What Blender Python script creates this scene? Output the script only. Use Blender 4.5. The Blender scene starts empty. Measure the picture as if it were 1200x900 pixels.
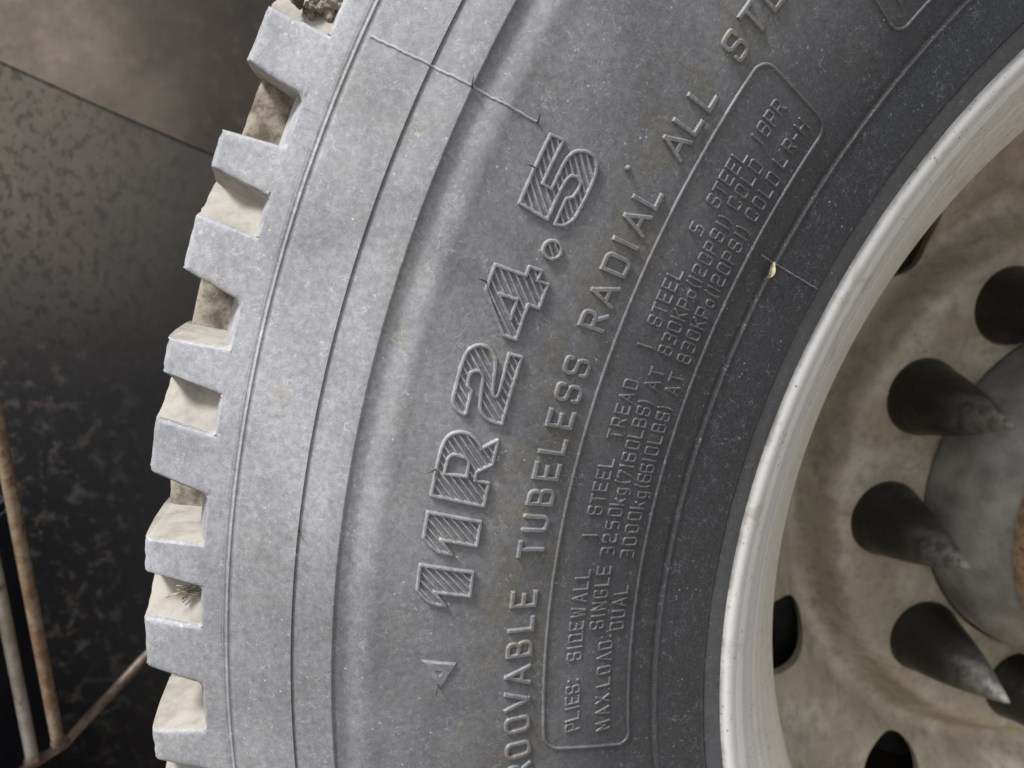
import bpy, bmesh, math, random
import numpy as np
from mathutils import Vector, Matrix
random.seed(4); rng = np.random.default_rng(7)
S = bpy.context.scene
COL = S.collection
WZ = 0.545                                   # height of the axle above the ground

# ------------------------------------------------------------------ camera
cd = bpy.data.cameras.new("camera"); cam = bpy.data.objects.new("camera", cd); COL.objects.link(cam)
F = Vector((0.14497018, 0.96790767, -0.20527635)); U = Vector((0.03040649, 0.20301188, 0.97870405)); R_ = F.cross(U)
M = Matrix((R_, U, -F)).transposed().to_4x4(); M.translation = Vector((-0.45187, -0.27087, 0.17470 + WZ))
cam.matrix_world = M
cd.sensor_width = 36; cd.lens = 27.005; cd.clip_start = 0.01; cd.clip_end = 500
cd.dof.use_dof = True; cd.dof.focus_distance = 0.258; cd.dof.aperture_fstop = 12
S.camera = cam
# ------------------------------------------------------------------ daylight
SUN_DIR = Vector((-0.46, -0.27, 0.83)).normalized()          # towards the sun
w = bpy.data.worlds.new("World"); S.world = w; w.use_nodes = True
nt = w.node_tree; bg = nt.nodes["Background"]
sky = nt.nodes.new("ShaderNodeTexSky"); sky.sky_type = 'NISHITA'; sky.sun_disc = False
sky.sun_elevation = math.asin(SUN_DIR.z); sky.sun_rotation = math.atan2(SUN_DIR.x, SUN_DIR.y)
sky.dust_density = 4.0; sky.air_density = 1.0
hs = nt.nodes.new("ShaderNodeHueSaturation"); hs.inputs["Saturation"].default_value = 0.44
nt.links.new(sky.outputs[0], hs.inputs["Color"]); nt.links.new(hs.outputs[0], bg.inputs[0])
bg.inputs[1].default_value = 0.05
sd = bpy.data.lights.new("sun", 'SUN'); sd.energy = 1.5; sd.angle = math.radians(12); sd.color = (1.0, 0.985, 0.96)
sun = bpy.data.objects.new("sun", sd); COL.objects.link(sun)
sun.rotation_euler = (-SUN_DIR).to_track_quat('-Z', 'Y').to_euler()
S.view_settings.view_transform = 'Standard'; S.view_settings.look = 'None'
S.view_settings.exposure = 1.92; S.view_settings.gamma = 1.0
S.cycles.use_denoising = True; S.cycles.max_bounces = 6

# ------------------------------------------------------------------ node helper
class NB:
    def __init__(s, name):
        s.m = bpy.data.materials.new(name); s.m.use_nodes = True
        s.t = s.m.node_tree; s.p = s.t.nodes["Principled BSDF"]
        s.co = s.n("ShaderNodeTexCoord").outputs["Object"]
    def n(s, t, **k):
        o = s.t.nodes.new(t)
        for a, b in k.items(): setattr(o, a, b)
        return o
    def set(s, sock, v):
        if isinstance(v, bpy.types.NodeSocket): s.t.links.new(v, sock)
        else: sock.default_value = v
    def math(s, op, a, b=0.0, c=0.0, clamp=False):
        o = s.n("ShaderNodeMath", operation=op, use_clamp=clamp)
        s.set(o.inputs[0], a); s.set(o.inputs[1], b); s.set(o.inputs[2], c); return o.outputs[0]
    def noise(s, scale, detail=4, rough=.55, dist=0.0, vec=None):
        o = s.n("ShaderNodeTexNoise"); s.set(o.inputs["Vector"], vec or s.co)
        o.inputs["Scale"].default_value = scale; o.inputs["Detail"].default_value = detail
        o.inputs["Roughness"].default_value = rough; o.inputs["Distortion"].default_value = dist
        return o.outputs[0]
    def vor(s, scale, feature='F1', vec=None):
        o = s.n("ShaderNodeTexVoronoi", feature=feature); s.set(o.inputs["Vector"], vec or s.co)
        o.inputs["Scale"].default_value = scale; return o.outputs[0]
    def ss(s, x, a, b):                       # smoothstep
        o = s.n("ShaderNodeMapRange", interpolation_type='SMOOTHSTEP'); s.set(o.inputs[0], x)
        o.inputs[1].default_value = a; o.inputs[2].default_value = b; return o.outputs[0]
    def curve(s, x, pts):                     # piecewise values over x in 0..1
        o = s.n("ShaderNodeValToRGB"); r = o.color_ramp
        while len(r.elements) < len(pts): r.elements.new(.5)
        for e, (a, b) in zip(r.elements, pts): e.position = a; e.color = (b, b, b, 1)
        s.set(o.inputs[0], x); return o.outputs[0]
    def mix(s, f, a, b):
        o = s.n("ShaderNodeMix", data_type='RGBA'); s.set(o.inputs[0], f)
        for i, v in ((6, a), (7, b)):
            if isinstance(v, tuple): v = (*v, 1)
            s.set(o.inputs[i], v)
        return o.outputs[2]
    def scaled(s, v):
        o = s.n("ShaderNodeMapping"); s.set(o.inputs[0], s.co); o.inputs["Scale"].default_value = v; return o.outputs[0]
    def sep(s):
        o = s.n("ShaderNodeSeparateXYZ"); s.set(o.inputs[0], s.co); return o.outputs
    def radius(s):
        x, y, z = s.sep(); return s.math('SQRT', s.math('ADD', s.math('MULTIPLY', x, x), s.math('MULTIPLY', z, z)))
    def fibres(s, scale, width, cover):       # short thin scratches
        a = s.noise(scale, 2, .55, .35); b = s.noise(scale * .7, 2, .6)
        line = s.math('SUBTRACT', 1.0, s.ss(s.math('ABSOLUTE', s.math('SUBTRACT', a, .5)), 0.0, width))
        return s.math('MULTIPLY', line, s.ss(b, cover, cover + .08))
    def done(s, col, rough=.6, bump=None, dist=.0003, metal=0.0, spec=.5):
        s.set(s.p.inputs["Base Color"], (*col, 1) if isinstance(col, tuple) else col)
        s.set(s.p.inputs["Roughness"], rough); s.set(s.p.inputs["Metallic"], metal)
        s.p.inputs["Specular IOR Level"].default_value = spec
        if bump is not None:
            o = s.n("ShaderNodeBump"); o.inputs["Distance"].default_value = dist; o.inputs["Strength"].default_value = 1.0
            s.set(o.inputs["Height"], bump); s.t.links.new(o.outputs[0], s.p.inputs["Normal"])
        return s.m

def rubber(name, extra=0.0, worn=False):
    b = NB(name); r = b.radius()
    t = b.math('DIVIDE', b.math('SUBTRACT', r, .32), .24)
    base = b.curve(t, [(0, .17), (.053, .15), (.064, .018), (.16, .035), (.29, .155), (.48, .38), (.62, .46), (.72, .51), (.86, .57), (1.0, .61)])
    n1 = b.noise(30, 6, .62); n2 = b.noise(420, 6, .72, .3); n3 = b.noise(1300, 3, .6)
    d = b.math('MULTIPLY', base, b.math('MULTIPLY_ADD', n1, .8, .60))
    d = b.math('MULTIPLY', d, b.math('MULTIPLY_ADD', b.ss(n2, .25, .78), .55, .72))
    n4 = b.noise(11, 5, .65, .8); d = b.math('MULTIPLY', d, b.math('MULTIPLY_ADD', b.ss(n4, .3, .7), .55, .72))
    d = b.math('ADD', d, b.math('MULTIPLY', b.math('SUBTRACT', n3, .5), .26))
    fb = b.math('MAXIMUM', b.math('MULTIPLY', b.fibres(230, .016, .545), .42), b.math('MULTIPLY', b.fibres(440, .026, .55), .34))
    fb = b.math('MULTIPLY', fb, b.math('MULTIPLY_ADD', base, .35, .62))
    sp = b.math('MULTIPLY', b.math('SUBTRACT', 1.0, b.ss(b.vor(330), .08, .16)), b.ss(b.noise(90, 2), .56, .66))
    fb = b.math('MAXIMUM', fb, b.math('MULTIPLY', sp, .6))
    if worn:                                    # abraded arrises of the lugs
        bv = b.n("ShaderNodeBevel", samples=6); bv.inputs[0].default_value = .0010
        ge = b.n("ShaderNodeNewGeometry"); dt = b.n("ShaderNodeVectorMath", operation='DOT_PRODUCT')
        b.set(dt.inputs[0], bv.outputs[0]); b.set(dt.inputs[1], ge.outputs["Normal"])
        above = b.ss(r, .5226, .5231)
        e = b.math('MULTIPLY', b.ss(b.math('SUBTRACT', 1.0, dt.outputs["Value"]), .02, .16), above)
        mv = b.n("ShaderNodeMix", data_type='VECTOR'); b.set(mv.inputs[0], above); b.set(mv.inputs[4], ge.outputs["Normal"]); b.set(mv.inputs[5], bv.outputs[0]); s_bev = mv.outputs[1]
        fb = b.math('ADD', fb, b.math('MULTIPLY', e, b.math('MULTIPLY_ADD', b.ss(n2, .3, .6), .5, .15)))
    if extra and extra < .1:                    # scuffed, chalky edges of the raised characters
        at = b.n("ShaderNodeAttribute"); at.attribute_name = "scuff"
        fb = b.math('ADD', fb, b.math('MULTIPLY', at.outputs["Fac"], b.math('MULTIPLY_ADD', b.ss(n2, .35, .6), .14, .02)))
    d = b.math('ADD', b.math('ADD', d, fb), extra, clamp=True)
    dust = b.mix(b.math('MULTIPLY', b.ss(b.noise(55, 3), .55, .75), .6), (.385, .395, .42), (.40, .385, .345))
    band = b.math('MULTIPLY', b.ss(r, .395, .408), b.math('SUBTRACT', 1.0, b.ss(r, .422, .436)))   # brownish dust lodged round the service line
    dust = b.mix(b.math('MULTIPLY', band, b.math('MULTIPLY', b.ss(b.noise(70, 4), .42, .62), .7)), dust, (.40, .365, .30))
    col = b.mix(d, (.022, .024, .027), dust)
    bump = b.math('ADD', b.math('MULTIPLY', n2, .5), b.math('MULTIPLY', b.noise(1500, 2), .35))
    m = b.done(col, b.math('MULTIPLY_ADD', d, .30, .44), bump, .00018, spec=.36)
    if worn:
        for nd in b.t.nodes:
            if nd.type == 'BUMP': b.t.links.new(s_bev, nd.inputs["Normal"])
    return m
M_RUB = rubber("dusty_rubber"); M_LET = rubber("dusty_rubber_raised", .03); M_LUG = rubber("dusty_tread_rubber", 0, True)

def mk_groove():
    b = NB("dried_mud_on_rubber"); n1 = b.noise(120, 5, .6); n2 = b.noise(500, 4, .6)
    f = b.math('ADD', b.ss(n1, .30, .62), b.math('MULTIPLY', b.math('SUBTRACT', n2, .5), .8), clamp=True)
    col = b.mix(f, (.21, .197, .172), (.285, .27, .24))
    return b.done(col, .85, b.math('ADD', n1, b.math('MULTIPLY', n2, .4)), .00012, spec=.25)
M_GRV = mk_groove()
def mk_soil():
    b = NB("brown_dried_mud"); n1 = b.noise(150, 5, .65); n2 = b.noise(520, 4, .6)
    col = b.mix(b.ss(n1, .35, .65), (.085, .072, .055), (.23, .205, .17))
    return b.done(col, .9, b.math('ADD', n1, n2), .00035, spec=.2)
M_SOIL = mk_soil()
def mk_rim():
    b = NB("chalky_silver_rim_paint"); r = b.radius()
    n1 = b.noise(60, 5, .6); n2 = b.noise(420, 4, .6); x, y, z = b.sep()
    rings = b.n("ShaderNodeTexNoise", noise_dimensions='1D'); b.set(rings.inputs["W"], r); rings.inputs["Scale"].default_value = 230; rings.inputs["Detail"].default_value = 3
    dirt = b.math('SUBTRACT', 1.0, b.ss(r, .288, .312))                        # road film sits on the inner slope
    deep = b.ss(y, .050, .11)                                                  # and thicker still down in the dish
    col = b.mix(b.ss(rings.outputs[0], .35, .65), (.49, .49, .485), (.64, .635, .615))
    col = b.mix(b.math('MULTIPLY', dirt, b.math('MULTIPLY_ADD', n1, .6, .45), clamp=True), col, (.53, .50, .43))
    film = b.mix(b.ss(n1, .42, .62), (.32, .275, .20), (.315, .285, .20))
    film = b.mix(b.ss(b.noise(25, 4, .6), .45, .65), film, (.45, .40, .315))
    film = b.mix(b.math('MULTIPLY', b.ss(b.noise(110, 6, .7), .45, .66), .55), film, (.17, .145, .10))
    col = b.mix(deep, col, film)
    spk = b.math('MULTIPLY', b.math('SUBTRACT', 1.0, b.ss(b.vor(260), .08, .19)), b.ss(b.noise(70, 2), .46, .56))
    spk = b.math('MAXIMUM', spk, b.math('MULTIPLY', b.math('SUBTRACT', 1.0, b.ss(b.vor(520), .10, .22)), b.ss(b.noise(45, 3), .50, .60)))
    col = b.mix(b.math('MULTIPLY', spk, .75), col, (.12, .10, .08))
    stain = b.ss(b.noise(55, 6, .68, .6), .54, .70)
    col = b.mix(b.math('MULTIPLY', stain, .6), col, (.33, .29, .23))
    chip = b.math('MULTIPLY', b.ss(b.noise(340, 3, .7), .66, .72), b.ss(b.noise(40, 2), .48, .6))
    col = b.mix(b.math('MULTIPLY', chip, .8), col, (.13, .09, .06))
    joint = b.math('MULTIPLY', b.ss(r, .3225, .3262), b.math('MULTIPLY_ADD', b.ss(b.noise(85, 5, .7), .35, .62), .75, .25))   # grime at the bead
    col = b.mix(b.math('MULTIPLY', joint, .85), col, (.075, .062, .048))
    scuff = b.math('MULTIPLY', b.ss(b.noise(170, 6, .75, .5), .52, .66), b.ss(b.noise(22, 3), .50, .60))
    col = b.mix(b.math('MULTIPLY', scuff, .5), col, (.21, .20, .185))
    scr = b.fibres(300, .02, .55)
    col = b.mix(b.math('MULTIPLY', scr, .35), col, (.30, .28, .26))
    bump = b.math('ADD', b.math('MULTIPLY', rings.outputs[0], .35), b.math('MULTIPLY', n2, .5))
    return b.done(col, b.math('MULTIPLY_ADD', n1, .25, .36), bump, .00025, metal=.0, spec=.5)
M_RIM = mk_rim()
def mk_cover():
    b = NB("black_plastic_dusty"); x, y, z = b.sep()
    tip = b.math('SUBTRACT', 1.0, b.ss(y, .074, .128))
    n = b.noise(190, 5, .65); 
    d = b.math('MULTIPLY', b.math('MULTIPLY_ADD', tip, .62, .02), b.math('MULTIPLY_ADD', b.ss(n, .32, .68), .85, .25), clamp=True)
    sp = b.math('MULTIPLY', b.math('SUBTRACT', 1.0, b.ss(b.vor(420), .1, .2)), b.ss(b.noise(130, 2), .5, .6))
    d = b.math('MAXIMUM', d, b.math('MULTIPLY', sp, b.math('MULTIPLY', tip, .8)))
    return b.done(b.mix(d, (.008, .0076, .0072), (.30, .285, .265)), b.math('MULTIPLY_ADD', d, .35, .30), b.math('ADD', n, b.math('MULTIPLY', b.noise(700, 3), .3)), .0012)
M_COV = mk_cover()
def mk_hub():
    b = NB("dull_grey_hub_paint"); n = b.noise(40, 5, .6); n2 = b.noise(160, 4)
    col = b.mix(b.ss(n, .35, .65), (.17, .163, .15), (.31, .298, .275))
    col = b.mix(b.ss(n2, .62, .74), col, (.22, .15, .10))
    return b.done(col, .5, n2, .0003, metal=.15)
M_HUB = mk_hub()
def mk_rust(name, a, c, e, scale=90):
    b = NB(name); n = b.noise(scale, 6, .65); n2 = b.noise(scale * 3.2, 4, .6)
    col = b.mix(b.ss(n, .40, .60), a, c); col = b.mix(b.ss(n2, .55, .70), col, e)
    return b.done(col, b.math('MULTIPLY_ADD', b.ss(n, .4, .6), .4, .42), n2, .0005, metal=.1)
M_RUST = mk_rust("rusty_brown_steel", (.34, .24, .15), (.22, .12, .065), (.10, .055, .03))
M_ROD = mk_rust("rust_streaked_rod", (.20, .16, .105), (.13, .068, .03), (.05, .024, .012), 85)
M_ROD2 = mk_rust("grey_rod_with_rust", (.30, .29, .26), (.20, .175, .13), (.10, .05, .025), 45)
M_BAR = mk_rust("brown_rusted_bar", (.14, .105, .08), (.09, .06, .045), (.05, .03, .02), 70)
def mk_flap():
    b = NB("black_flap_with_mud_splash"); x, y, z = b.sep()
    sv = b.n("ShaderNodeMapping"); b.set(sv.inputs[0], b.co); sv.inputs["Rotation"].default_value = (0, math.radians(28), 0); sv.inputs["Scale"].default_value = (1.0, 1, .75)
    nA = b.noise(210, 5, .62, .2, sv.outputs[0]); nB = b.noise(26, 4, .6); nC = b.noise(150, 3)
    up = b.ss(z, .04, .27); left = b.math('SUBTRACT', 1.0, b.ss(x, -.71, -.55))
    am = b.math('MULTIPLY', up, b.math('MULTIPLY_ADD', left, .72, .28))          # dried mist; its falloff in x also paints in shade near the tyre
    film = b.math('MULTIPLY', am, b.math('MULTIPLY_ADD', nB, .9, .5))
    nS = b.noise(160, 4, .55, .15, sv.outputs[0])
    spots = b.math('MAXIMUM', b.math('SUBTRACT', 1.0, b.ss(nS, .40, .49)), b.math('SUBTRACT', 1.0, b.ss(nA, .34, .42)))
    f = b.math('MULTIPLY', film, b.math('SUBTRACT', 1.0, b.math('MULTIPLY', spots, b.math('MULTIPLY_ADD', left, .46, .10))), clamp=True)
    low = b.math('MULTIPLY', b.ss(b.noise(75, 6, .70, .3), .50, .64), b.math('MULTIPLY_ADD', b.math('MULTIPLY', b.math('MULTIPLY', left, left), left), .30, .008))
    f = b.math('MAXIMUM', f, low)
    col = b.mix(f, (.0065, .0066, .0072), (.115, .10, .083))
    return b.done(col, b.math('MULTIPLY_ADD', f, .3, .55), nA, .0004, spec=.3)
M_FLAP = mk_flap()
def mk_liner():
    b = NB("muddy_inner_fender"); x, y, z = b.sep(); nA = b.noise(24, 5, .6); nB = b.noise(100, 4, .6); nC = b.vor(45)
    tyre_shade = b.ss(x, -.70, -.55)  # shade beside the tyre, painted in by fading the mud colour to dark
    f = b.math('MULTIPLY', b.math('SUBTRACT', 1.0, b.math('MULTIPLY', tyre_shade, .90)), b.math('MULTIPLY_ADD', b.ss(nA, .3, .7), .5, .6), clamp=True)
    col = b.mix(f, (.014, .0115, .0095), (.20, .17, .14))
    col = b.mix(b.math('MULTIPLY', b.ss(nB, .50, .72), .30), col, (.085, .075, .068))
    return b.done(col, .8, nB, .0004, spec=.25)
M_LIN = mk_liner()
def mk_simple(name, a, c, scale, rough, dist=.0004, spec=.4, metal=0):
    b = NB(name); n = b.noise(scale, 5, .6); return b.done(b.mix(b.ss(n, .35, .65), a, c), rough, n, dist, spec=spec, metal=metal)
M_BOX = mk_simple("blue_black_paint", (.008, .009, .014), (.016, .017, .022), 40, .45)
M_DRUM = mk_simple("dark_brake_drum", (.012, .011, .010), (.03, .025, .02), 60, .8)
M_GND = mk_simple("gravelly_ground", (.13, .115, .095), (.24, .22, .19), 30, .95, .01)
M_LEAF = mk_simple("dry_yellow_leaf", (.32, .275, .15), (.44, .40, .27), 400, .95, spec=.1)
M_STRAW = mk_simple("dry_straw", (.09, .065, .04), (.30, .255, .18), 300, .8)
M_SEAM = rubber("rubber_flash", .18)
M_DARK = mk_simple("bare_black_rubber", (.02, .02, .022), (.045, .045, .048), 300, .5)

# ------------------------------------------------------------------ object helpers
def link(name, me, parent=None, mats=()):
    for m in mats: me.materials.append(m)
    o = bpy.data.objects.new(name, me); COL.objects.link(o)
    if parent: o.parent = parent
    return o
def tag(o, label, cat, group=None):
    o["label"] = label; o["category"] = cat
    if group: o["group"] = group
    return o
def grid_mesh(name, V, nu, nv, closed_u=False, mat_idx=None, sharp=None, keep=None, flip=False):
    """V: (nu*nv,3) points, index u*nv+v."""
    iu = np.arange(nu if closed_u else nu - 1); iv = np.arange(nv - 1)
    A, B = np.meshgrid(iu, iv, indexing='ij'); A2 = (A + 1) % nu
    q = np.stack([A * nv + B, A2 * nv + B, A2 * nv + B + 1, A * nv + B + 1], -1).reshape(-1, 4)
    if flip: q = q[:, ::-1]
    if keep is not None: q = q[keep[q].any(1)]
    used = np.unique(q); remap = np.full(len(V), -1); remap[used] = np.arange(len(used)); q = remap[q]; V = np.asarray(V)[used]
    me = bpy.data.meshes.new(name)
    me.vertices.add(len(V)); me.vertices.foreach_set("co", V.astype(np.float32).ravel())
    me.loops.add(q.size); me.loops.foreach_set("vertex_index", q.astype(np.int32).ravel())
    me.polygons.add(len(q)); me.polygons.foreach_set("loop_start", np.arange(0, q.size, 4, dtype=np.int32))
    me.polygons.foreach_set("loop_total", np.full(len(q), 4, np.int32))
    me.update(calc_edges=True); me.validate()
    me.polygons.foreach_set("use_smooth", np.ones(len(me.polygons), bool))
    if sharp: me.set_sharp_from_angle(angle=math.radians(sharp))
    return me
def pyd(name, V, Fs, smooth=True, sharp=None):
    me = bpy.data.meshes.new(name); me.from_pydata([tuple(map(float, v)) for v in V], [], Fs); me.update()
    bm = bmesh.new(); bm.from_mesh(me); bmesh.ops.recalc_face_normals(bm, faces=bm.faces); bm.to_mesh(me); bm.free()
    if smooth:
        me.polygons.foreach_set("use_smooth", np.ones(len(me.polygons), bool))
        if sharp: me.set_sharp_from_angle(angle=math.radians(sharp))
    return me
def pol(r, th, out):
    """wheel coordinates: radius, angle in degrees from the left going up, distance out towards the street."""
    t = np.radians(th); return np.stack(np.broadcast_arrays(-r * np.cos(t), -np.asarray(out), r * np.sin(t)), -1)
def revolve(name, prof, n=180, sharp=35, wob=None):
    r = np.array([p[0] for p in prof]); z = np.array([p[1] for p in prof]); th = np.arange(n) * 360 / n
    V = pol(r[None, :], th[:, None], z[None, :]).reshape(-1, 3)
    return grid_mesh(name, V, n, len(prof), True, sharp=sharp)
def tube(pts, rad, n=8, taper=None):
    pts = [Vector(p) for p in pts]; V = []; Fs = []
    for i, p in enumerate(pts):
        d = (pts[min(i + 1, len(pts) - 1)] - pts[max(i - 1, 0)]).normalized()
        a = d.orthogonal().normalized() if i == 0 else (a - d * a.dot(d)).normalized()
        c = d.cross(a); rr = rad * (taper[i] if taper else 1)
        V += [p + (a * math.cos(k * 2 * math.pi / n) + c * math.sin(k * 2 * math.pi / n)) * rr for k in range(n)]
    for i in range(len(pts) - 1):
        for k in range(n): Fs.append((i * n + k, i * n + (k + 1) % n, (i + 1) * n + (k + 1) % n, (i + 1) * n + k))
    Fs += [tuple(range(n))[::-1], tuple(range((len(pts) - 1) * n, len(pts) * n))]
    return V, Fs

# ------------------------------------------------------------------ sidewall profile
KR = np.array([.322, .326, .3342, .345, .355, .37, .39, .41, .43, .45, .465, .4783, .492, .5137, .5427, .56])
KZ = np.array([.001, .003, .0068, .0085, .0098, .0135, .0185, .0228, .0262, .0285, .0292, .0288, .0258, .0202, .0112, .005])
def _pchip(x):
    h = np.diff(KR); d = np.diff(KZ) / h; m = np.zeros(len(KR)); m[0] = d[0]; m[-1] = d[-1]
    for i in range(1, len(KR) - 1):
        m[i] = 0 if d[i-1] * d[i] <= 0 else 2 * d[i-1] * d[i] / (d[i-1] + d[i])
    i = np.clip(np.searchsorted(KR, x) - 1, 0, len(h) - 1); t = (x - KR[i]) / h[i]
    return ((1 + 2*t) * (1-t)**2 * KZ[i] + t * (1-t)**2 * h[i] * m[i] + t*t*(3 - 2*t) * KZ[i+1] + t*t*(t-1) * h[i] * m[i+1])
def sm(x, a, b):
    t = np.clip((x - a) / (b - a), 0, 1); return t * t * (3 - 2 * t)
def ZS(r):
    """moulded profile with its ribs, steps and rim-protector groove"""
    r = np.asarray(r, float); z = _pchip(r)
    z = z + np.where(r >= .492, .0008 * np.clip((.5125 - r) / .0205, 0, 1) ** 2.0, 0) * sm(r, .4908, .4921)
    z = z + np.where((r < .4920) & (r > .4770), .0008 * np.clip((.4917 - r) / .0134, 0, 1) ** 1.8, 0) * sm(r, .4772, .4785)
    z = z - .0008 * np.exp(-((r - .4735) / .0030) ** 2) * (r < .4784) + .0005 * np.exp(-((r - .4660) / .0035) ** 2)
    z = z + .00042 * np.exp(-((r - .5139) / .00042) ** 2) - .00012 * np.exp(-((r - .5126) / .0005) ** 2) + .0003 * sm(r, .5145, .5155)
    z = z + .00045 * np.exp(-((r - .3552) / .00060) ** 2) - .0004 * np.exp(-((r - .3570) / .0010) ** 2)
    z = z - .0010 * np.exp(-((r - .3340) / .00040) ** 2) - .0007 * (1 - sm(r, .3335, .3342))
    return z
def nrm(r, th):
    r = np.asarray(r, float); e = 1e-4; dz = (_pchip(r + e) - _pchip(r - e)) / (2 * e); t = np.radians(th)
    n = np.stack(np.broadcast_arrays(dz * np.cos(t), -np.ones_like(r), -dz * np.sin(t)), -1)
    return n / np.linalg.norm(n, axis=-1, keepdims=True)
def on(r, th, h=0.0):
    r = np.asarray(r, float); th = np.asarray(th, float)
    return pol(r, th, ZS(r)) + nrm(r, th) * np.asarray(h)[..., None]

# ------------------------------------------------------------------ setting
def box(name, c, s, mat, rot=0, bev=.003, parent=None):
    bm = bmesh.new(); bmesh.ops.create_cube(bm, size=1)
    for v in bm.verts: v.co = Vector((v.co.x * s[0], v.co.y * s[1], v.co.z * s[2]))
    bmesh.ops.bevel(bm, geom=bm.edges[:], offset=bev, segments=2, affect='EDGES')
    me = bpy.data.meshes.new(name); bm.to_mesh(me); bm.free()
    o = link(name, me, parent, (mat,)); o.location = c; o.rotation_euler = (0, rot, 0); return o
g = bpy.data.meshes.new("ground"); g.from_pydata([(-60, -60, 0), (60, -60, 0), (60, 60, 0), (-60, 60, 0)], [], [(0, 1, 2, 3)])
gr = link("ground", g, None, (M_GND,)); gr["kind"] = "structure"

# mud flap behind the tyre, its upper edge overlapped by a fender panel
def sheet(name, outline, y0, th, mat, nsub=0):
    bm = bmesh.new(); vs = [bm.verts.new((x, 0, z)) for x, z in outline]; f = bm.faces.new(vs)
    ext = bmesh.ops.extrude_face_region(bm, geom=[f])
    for v in ext["geom"]:
        if isinstance(v, bmesh.types.BMVert): v.co.y += th
    bmesh.ops.recalc_face_normals(bm, faces=bm.faces)
    bmesh.ops.bevel(bm, geom=bm.edges[:], offset=min(.0009, th * .3), segments=2, affect='EDGES')
    me = bpy.data.meshes.new(name); bm.to_mesh(me); bm.free()
    o = link(name, me, None, (mat,)); o.location = (0, y0, WZ); return o
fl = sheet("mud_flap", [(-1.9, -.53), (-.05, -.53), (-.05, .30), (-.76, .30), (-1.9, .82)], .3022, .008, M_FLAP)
tag(fl, "black mud flap with grey dried splashes hanging behind the tyre", "mud flap")
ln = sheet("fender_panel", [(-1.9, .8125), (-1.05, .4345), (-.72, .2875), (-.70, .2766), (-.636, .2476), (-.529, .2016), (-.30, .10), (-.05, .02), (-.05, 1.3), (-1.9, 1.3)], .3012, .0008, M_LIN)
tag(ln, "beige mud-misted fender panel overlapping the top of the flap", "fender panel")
bx = box("battery_box", (-.786, .19, .27), (.185, .10, .56), M_BOX, 0, .004)
tag(bx, "smooth blue-black steel box behind the rusty rods at lower left", "steel box")

def rod(name, pts, rad, mat, label, cat, group=None):
    V, Fs = tube(pts, rad, 16); me = pyd(name, [Vector(v) - Vector(pts[-1]) for v in V], Fs, True, 40)
    o = link(name, me, None, (mat,)); o.location = pts[-1]; tag(o, label, cat, group); return o
rod("steel_rod", [(-.700, .16, 1.05), (-.6784, .16, .619), (-.6702, .16, .4143)], .0034, M_ROD2, "greyer steel rod with rust specks, leftmost of the two upright rods", "rod", "upright rods behind the tyre")
rod("steel_rod", [(-.690, .16, 1.05), (-.6652, .16, .6573), (-.6552, .16, .424)], .0035, M_ROD, "browner rust-streaked upright rod standing nearer the tyre", "rod", "upright rods behind the tyre")
rod("steel_crossbar", [(-.440, .33, .545), (-.579, .25, .4693), (-.6248, .22, .4376), (-.660, .175, .4105), (-.700, .165, .390)], .0031, M_BAR, "dark brown rusted bar slanting from the rods' feet to the tyre", "bar")

# ------------------------------------------------------------------ the wheel
wheel = bpy.data.objects.new("truck_wheel", None); COL.objects.link(wheel)
wheel["category"] = "truck wheel"; wheel["label"] = "dusty black 11R24.5 truck tyre on a chalky silver steel rim with spiked nut covers"
def part(name, me, mats, parent=None):
    o = link(name, me, None, mats); o.parent = parent or wheel
    if parent is None: o.location = (0, 0, WZ)
    return o
# tyre carcass
R_N, R_T = .5222, .5430
rs = np.concatenate([[.3230, .3265], np.arange(.3290, .3380, .0002), np.arange(.3380, .3530, .001), np.arange(.3530, .3590, .0002), np.arange(.3590, .4620, .002),
                     np.arange(.4620, .4770, .0006), np.arange(.4770, .4795, .00015), np.arange(.4795, .4905, .0006), np.arange(.4905, .4930, .00015), np.arange(.4930, .5115, .0008),
                     np.arange(.5115, .5160, .00015), np.arange(.5160, R_N, .001)])
prof = [(.3175, -.030), (.3190, -.020), (.3205, -.006)] + [(float(r), float(ZS(r))) for r in rs]
zn = float(ZS(R_N))
prof += [(R_N, zn), (R_N + .0005, zn - .0008), (.5245, zn - .006), (.5275, zn - .016), (.5295, zn - .030), (.5300, -.06), (.5310, -.12), (.5300, -.19), (.5200, -.222), (.50, -.237), (.45, -.252), (.40, -.245), (.35, -.232), (.326, -.226), (.3175, -.21)]
tyre = part("tyre", revolve("tyre", prof, 720, 38), (M_RUB,))
tyre["label"] = "dusty black tyre with raised lettering"

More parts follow.
